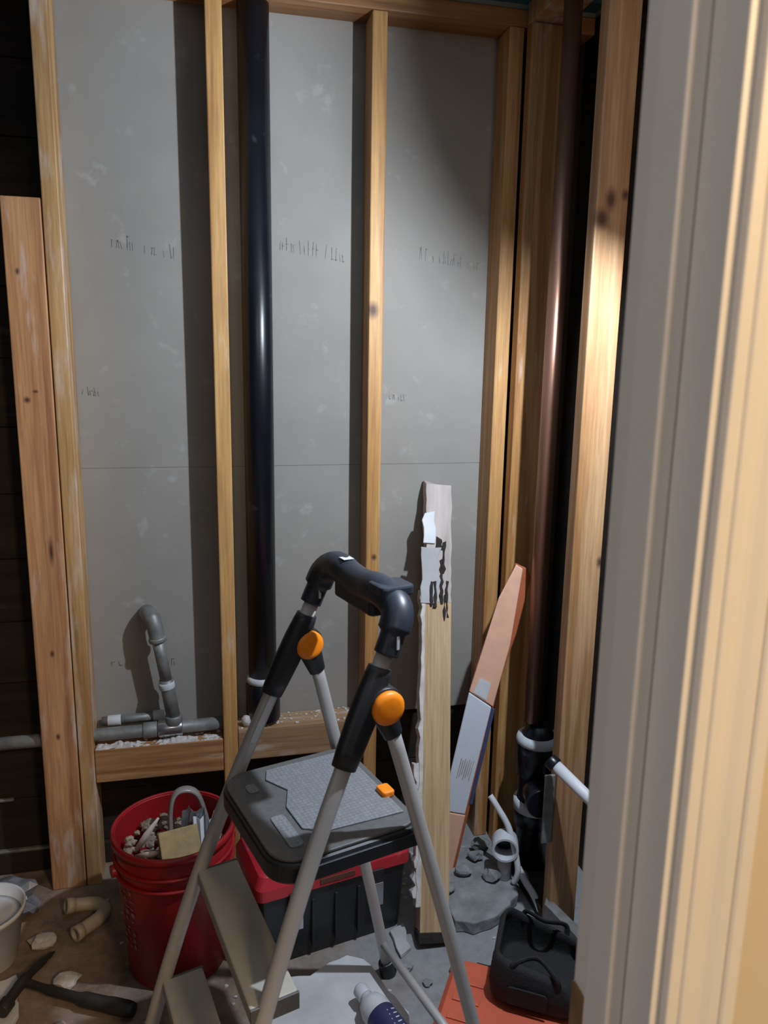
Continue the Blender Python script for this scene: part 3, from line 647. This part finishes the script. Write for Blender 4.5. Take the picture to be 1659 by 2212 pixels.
slab('cardboard_scrap', [(.420, -.345), (.46, -.33), (.455, -.41), (.425, -.43)], .001, .010, 'gyp', 'small pale board scrap at the foot of the leaning lumber', 'board scrap', seed=5)
slab('metal_sheet', [(.80, -.43), (.82, -.40), (.86, -.56), (.84, -.60)], .002, .09, 'galv', 'grey sheet metal scrap standing beside the door frame', 'metal scrap', .001, 6)
rs = random.Random(21)
spots = [(.63, -.13, .045, .025, 'upper left'), (.715, -.155, .047, .022, ''), (.745, -.115, .05, .03, ''), (.66, -.21, .045, .024, ''), (.735, -.24, .046, .028, ''), (.60, -.27, .045, .018, '')]
for k, (x, y, z, s, _) in enumerate(spots):
    bm = new(); chunk(bm, (x, y, z + s * .2), s, 900 + k, 2, .6); o = obj('mortar_lump', bm, 'mortar'); tag(o, 'rough grey mortar lump on the broken slab in the right corner', 'mortar lump', 'mortar lumps on the slab')
for k, (x, y, s) in enumerate(((.555, -.50, .02), (.60, -.52, .014), (.43, -.47, .016), (.47, -.52, .012), (.40, -.40, .012), (.53, -.30, .018), (.55, -.20, .016), (.47, -.22, .014))):
    bm = new(); chunk(bm, (x, y, s * .4), s, 950 + k, 2, .6); o = obj('rubble_chip', bm, 'mortar'); tag(o, 'small grey rubble chip on the floor around the leaning lumber', 'rubble chip', 'grey rubble chips')
for k, (x, y, s, lb) in enumerate(((-.428, -.205, .030, 'white plaster chunk beside the white tub'), (-.352, -.345, .030, 'white plaster chunk above the hammer handle'), (-.345, -.475, .018, 'small white plaster chip below the hammer handle'), (.075, -.415, .026, 'white plaster chunk beside the far ladder step'))):
    bm = new(); chunk(bm, (x, y, s * .35), (s, s * .8, s * .5), 980 + k, 2); o = obj('plaster_chunk', bm, 'dust', smooth=False); tag(o, lb, 'plaster chunk')
bm = new()
for i in range(260):
    x = rs.uniform(-.5, .78); y = rs.uniform(-.75, -.02); s = rs.uniform(.0025, .007)
    if math.hypot(x + .1, y + .305) < .15 or (.06 < x < .48 and -.44 < y < -.13) or (x > .38 and y < -.48) or (.45 < x < .58 and y < -.33) or (x < -.17 and y < -.24) or (x < -.26 and -.24 < y < -.08): continue
    chunk(bm, (x, y, s * .3), s, 2000 + i, 1, .5)
o = obj('floor_grit', bm, 'dust', kind='stuff'); tag(o, 'fine grit and crumbs scattered over the floor', 'grit')

# cream trap pipe
t = thing('trap_pipe', 'cream plastic trap pipe bent in a hook on the floor', 'pipe')
pts = smooth_path([(-.388, -.118, .034), (-.350, -.105, .024), (-.315, -.105, .020), (-.293, -.128, .018), (-.302, -.158, .018), (-.330, -.190, .020), (-.352, -.212, .022)], 6)
bm = new(); hollow(bm, pts, .0170, .0140, 18); obj('pipe', bm, 'pvc', t)
bm = new(); hollow(bm, [pts[0], pts[0] + (pts[2] - pts[0]).normalized() * .022], .0195, .0168, 18); obj('collar', bm, 'pvc', t)
bm = new(); hollow(bm, [pts[-1], pts[-1] + (pts[-3] - pts[-1]).normalized() * .020], .0190, .0168, 18); obj('collar', bm, 'pvc', t)

# hammer
t = thing('hammer', 'dark hammer lying on the floor at the lower left', 'hammer')
bm = new(); ring_sweep(bm, smooth_path([(-.440, -.352, .030), (-.38, -.385, .026), (-.30, -.425, .023), (-.24, -.452, .021), (-.190, -.474, .019)], 5), [.009] * 5 + [.011] * 5 + [.016] * 5 + [.0175] * 4 + [.0165, .014], 14); obj('handle', bm, 'hammer', t)
bm = new(); ring_sweep(bm, smooth_path([(-.395, -.250, .012), (-.412, -.285, .020), (-.437, -.345, .032), (-.452, -.380, .032), (-.462, -.410, .031)], 5), [.003] * 2 + [.006] * 3 + [.009] * 5 + [.013] * 4 + [.012] * 7, 14); hd = obj('head', bm, 'hammer', t)
bm = new(); ring_sweep(bm, [(-.460, -.405, .031), (-.470, -.432, .030)], .0165, 16); obj('striking_face', bm, 'hammer', hd, .002)

# white tub with crumpled plastic
t = thing('white_tub', 'white plastic tub cut off by the left edge of the photo', 'tub', (-.545, -.235, 0))
bm = new(); lathe(bm, [(.060, .001), (.063, .004), (.088, .135), (.092, .136), (.092, .146), (.086, .146), (.060, .010), (.002, .008)], 36); obj('body', bm, 'white', t)
bm = new(); lathe(bm, [(.081, .118), (.06, .124), (.03, .120), (.002, .126)], 30); obj('filling', bm, 'white', t)
bm = new(); chunk(bm, (-.525, -.085, .045), (.075, .05, .05), 71, 3); o = obj('crumpled_plastic', bm, plain('grey_plastic_film', (.17, .18, .21), .35, var=.4)); tag(o, 'crumpled grey plastic film behind the white tub', 'plastic film')

# orange case with black bag on it
t = thing('orange_case', 'orange plastic tool case on the floor at the bottom right under a black bag', 'tool case', (.597, -.700, 0), math.radians(-32))
bm = new(); v0 = rrect(-.150, .150, -.125, .125, .03, 5); v1 = rrect(-.138, .138, -.113, .113, .03, 5)
L_ = [[bm.verts.new((x, y, z)) for x, y in v] for v, z in ((v1, .001), (v0, .012), (v0, .055), (v1, .068))]; n = len(v0)
for a, b in zip(L_, L_[1:]):
    for i in range(n): bm.faces.new((a[i], a[(i + 1) % n], b[(i + 1) % n], b[i]))
bm.faces.new(L_[0][::-1]); bm.faces.new(L_[-1]); cs = obj('shell', bm, 'caseorange', t, .003)
bm = new(); bx(bm, (-.152, -.127, .034), (.152, .127, .038)); obj('seam', bm, 'barorange_dark', t, .001)
for x in (-.08, .08):
    bm = new(); bx(bm, (x - .018, .1245, .018), (x + .018, .131, .056)); obj('latch', bm, 'blackplastic', t, .002)
for y in (-.05, 0, .05):
    bm = new(); bx(bm, (-.125, y - .007, .0682), (-.065, y + .007, .0715)); obj('raised_rib', bm, 'caseorange', t, .002)
t = thing('black_bag', 'black open tool bag standing on the orange case', 'tool bag', (.690, -.640, .0720), math.radians(-32))
def bag_ring(zf, k): return [(x * k, y * k) for x, y in rrect(-.092, .092, -.085, .085, .035, 5)]
prof_b = [(.98, .001), (1.08, .012), (1.11, .045), (1.06, .075), (.98, .092), (.92, .089), (.97, .07), (.98, .03), (.92, .018)]
bm = new(); L_ = []
for j, (k, z) in enumerate(prof_b):
    L_.append([bm.verts.new((x + .006 * noise.noise(Vector((x * 30, y * 30, z * 20))), y + .008 * noise.noise(Vector((x * 28 + 5, y * 30, z * 20))), max(.001, z + (.016 * noise.noise(Vector((x * 18, y * 18, 3))) if z > .06 else 0) + (.022 * x / .09 * -1 if z > .06 else 0)))) for x, y in bag_ring(z, k)])
n = len(L_[0])
for a, b in zip(L_, L_[1:]):
    for i in range(n): bm.faces.new((a[i], a[(i + 1) % n], b[(i + 1) % n], b[i])).smooth = True
bm.faces.new(L_[0][::-1]); bm.faces.new(L_[-1]); obj('body', bm, 'bag', t)
for sd in (-1, 1):
    bm = new(); ring_sweep(bm, smooth_path([(-.05, sd * .082, .08), (-.045, sd * .086, .105), (0, sd * .060, .112), (.045, sd * .086, .095), (.05, sd * .082, .07)], 5), .006, 8, ref=(0, 1, 0), ell=.5); obj('strap', bm, 'bag', t)
bm = new(); prism(bm, rrect(-.055, .03, .018, .060, .008, 3), .004, Matrix(((1, 0, 0, 0), (0, 0, -1, -.0955), (0, 1, 0, 0), (0, 0, 0, 1)))); obj('pocket', bm, 'bag', t, .001)

# bottle
t = thing('spray_bottle', 'white bottle with a dark blue label lying at the bottom centre', 'bottle', (.343, -.668, .050), math.radians(-70))
def axisx(prof): return [(z, r) for r, z in prof]
bm = new(); lathe(bm, [(.028, -.085), (.033, -.080), (.033, .060), (.026, .080), (.014, .092), (.014, .100)], 26)
for v in bm.verts: v.co = Vector((-v.co.z, v.co.y, v.co.x))
obj('body', bm, 'white', t)
bm = new(); lathe(bm, [(.0335, -.060), (.0338, -.058), (.0338, .035), (.0335, .037)], 26)
for v in bm.verts: v.co = Vector((-v.co.z, v.co.y, v.co.x))
lb = obj('label', bm, 'label_blue', t, label='dark blue label')
bm = new(); rs = random.Random(8)
for k in range(5):
    x = -.02 + .012 * k; a0 = math.radians(50 + 3 * k)
    for j in range(2):
        a1 = a0 + .35 + .3 * j; q = [bm.verts.new((xx, .0343 * math.cos(aa), .0343 * math.sin(aa))) for xx, aa in ((x, a0), (x + .003, a0), (x + .006, a1), (x + .003, a1))]; bm.faces.new(q)
obj('label_mark', bm, 'white', lb)
bm = new(); lathe(bm, [(.016, .098), (.017, .100), (.017, .122), (.014, .126)], 20)
for v in bm.verts: v.co = Vector((-v.co.z, v.co.y, v.co.x))
obj('cap', bm, 'white', t)

# ------------------------------------------------------------------ bare work lamp hung by the right wall (behind the door frame from here)
t = thing('work_lamp', 'bare work lamp with a black shade plate hung beside the right wall', 'lamp')
axl = Vector((.40, .80, .43)).normalized()
bm = new(); ring_sweep(bm, [LAMP + axl * .058, LAMP + axl * .062, LAMP + axl * .085, LAMP + axl * .11], [.0565, .0575, .036, .020], 28); obj('shade', bm, 'blackplastic', t)
hk = Vector((.86, -.83, 2.256))
bm = new(); ring_sweep(bm, smooth_path([LAMP + axl * .108, LAMP + axl * .14 + Vector((0, 0, .03)), LAMP + Vector((.09, .06, .25)), hk], 6), .004, 8); obj('cord', bm, 'blackplastic', t)
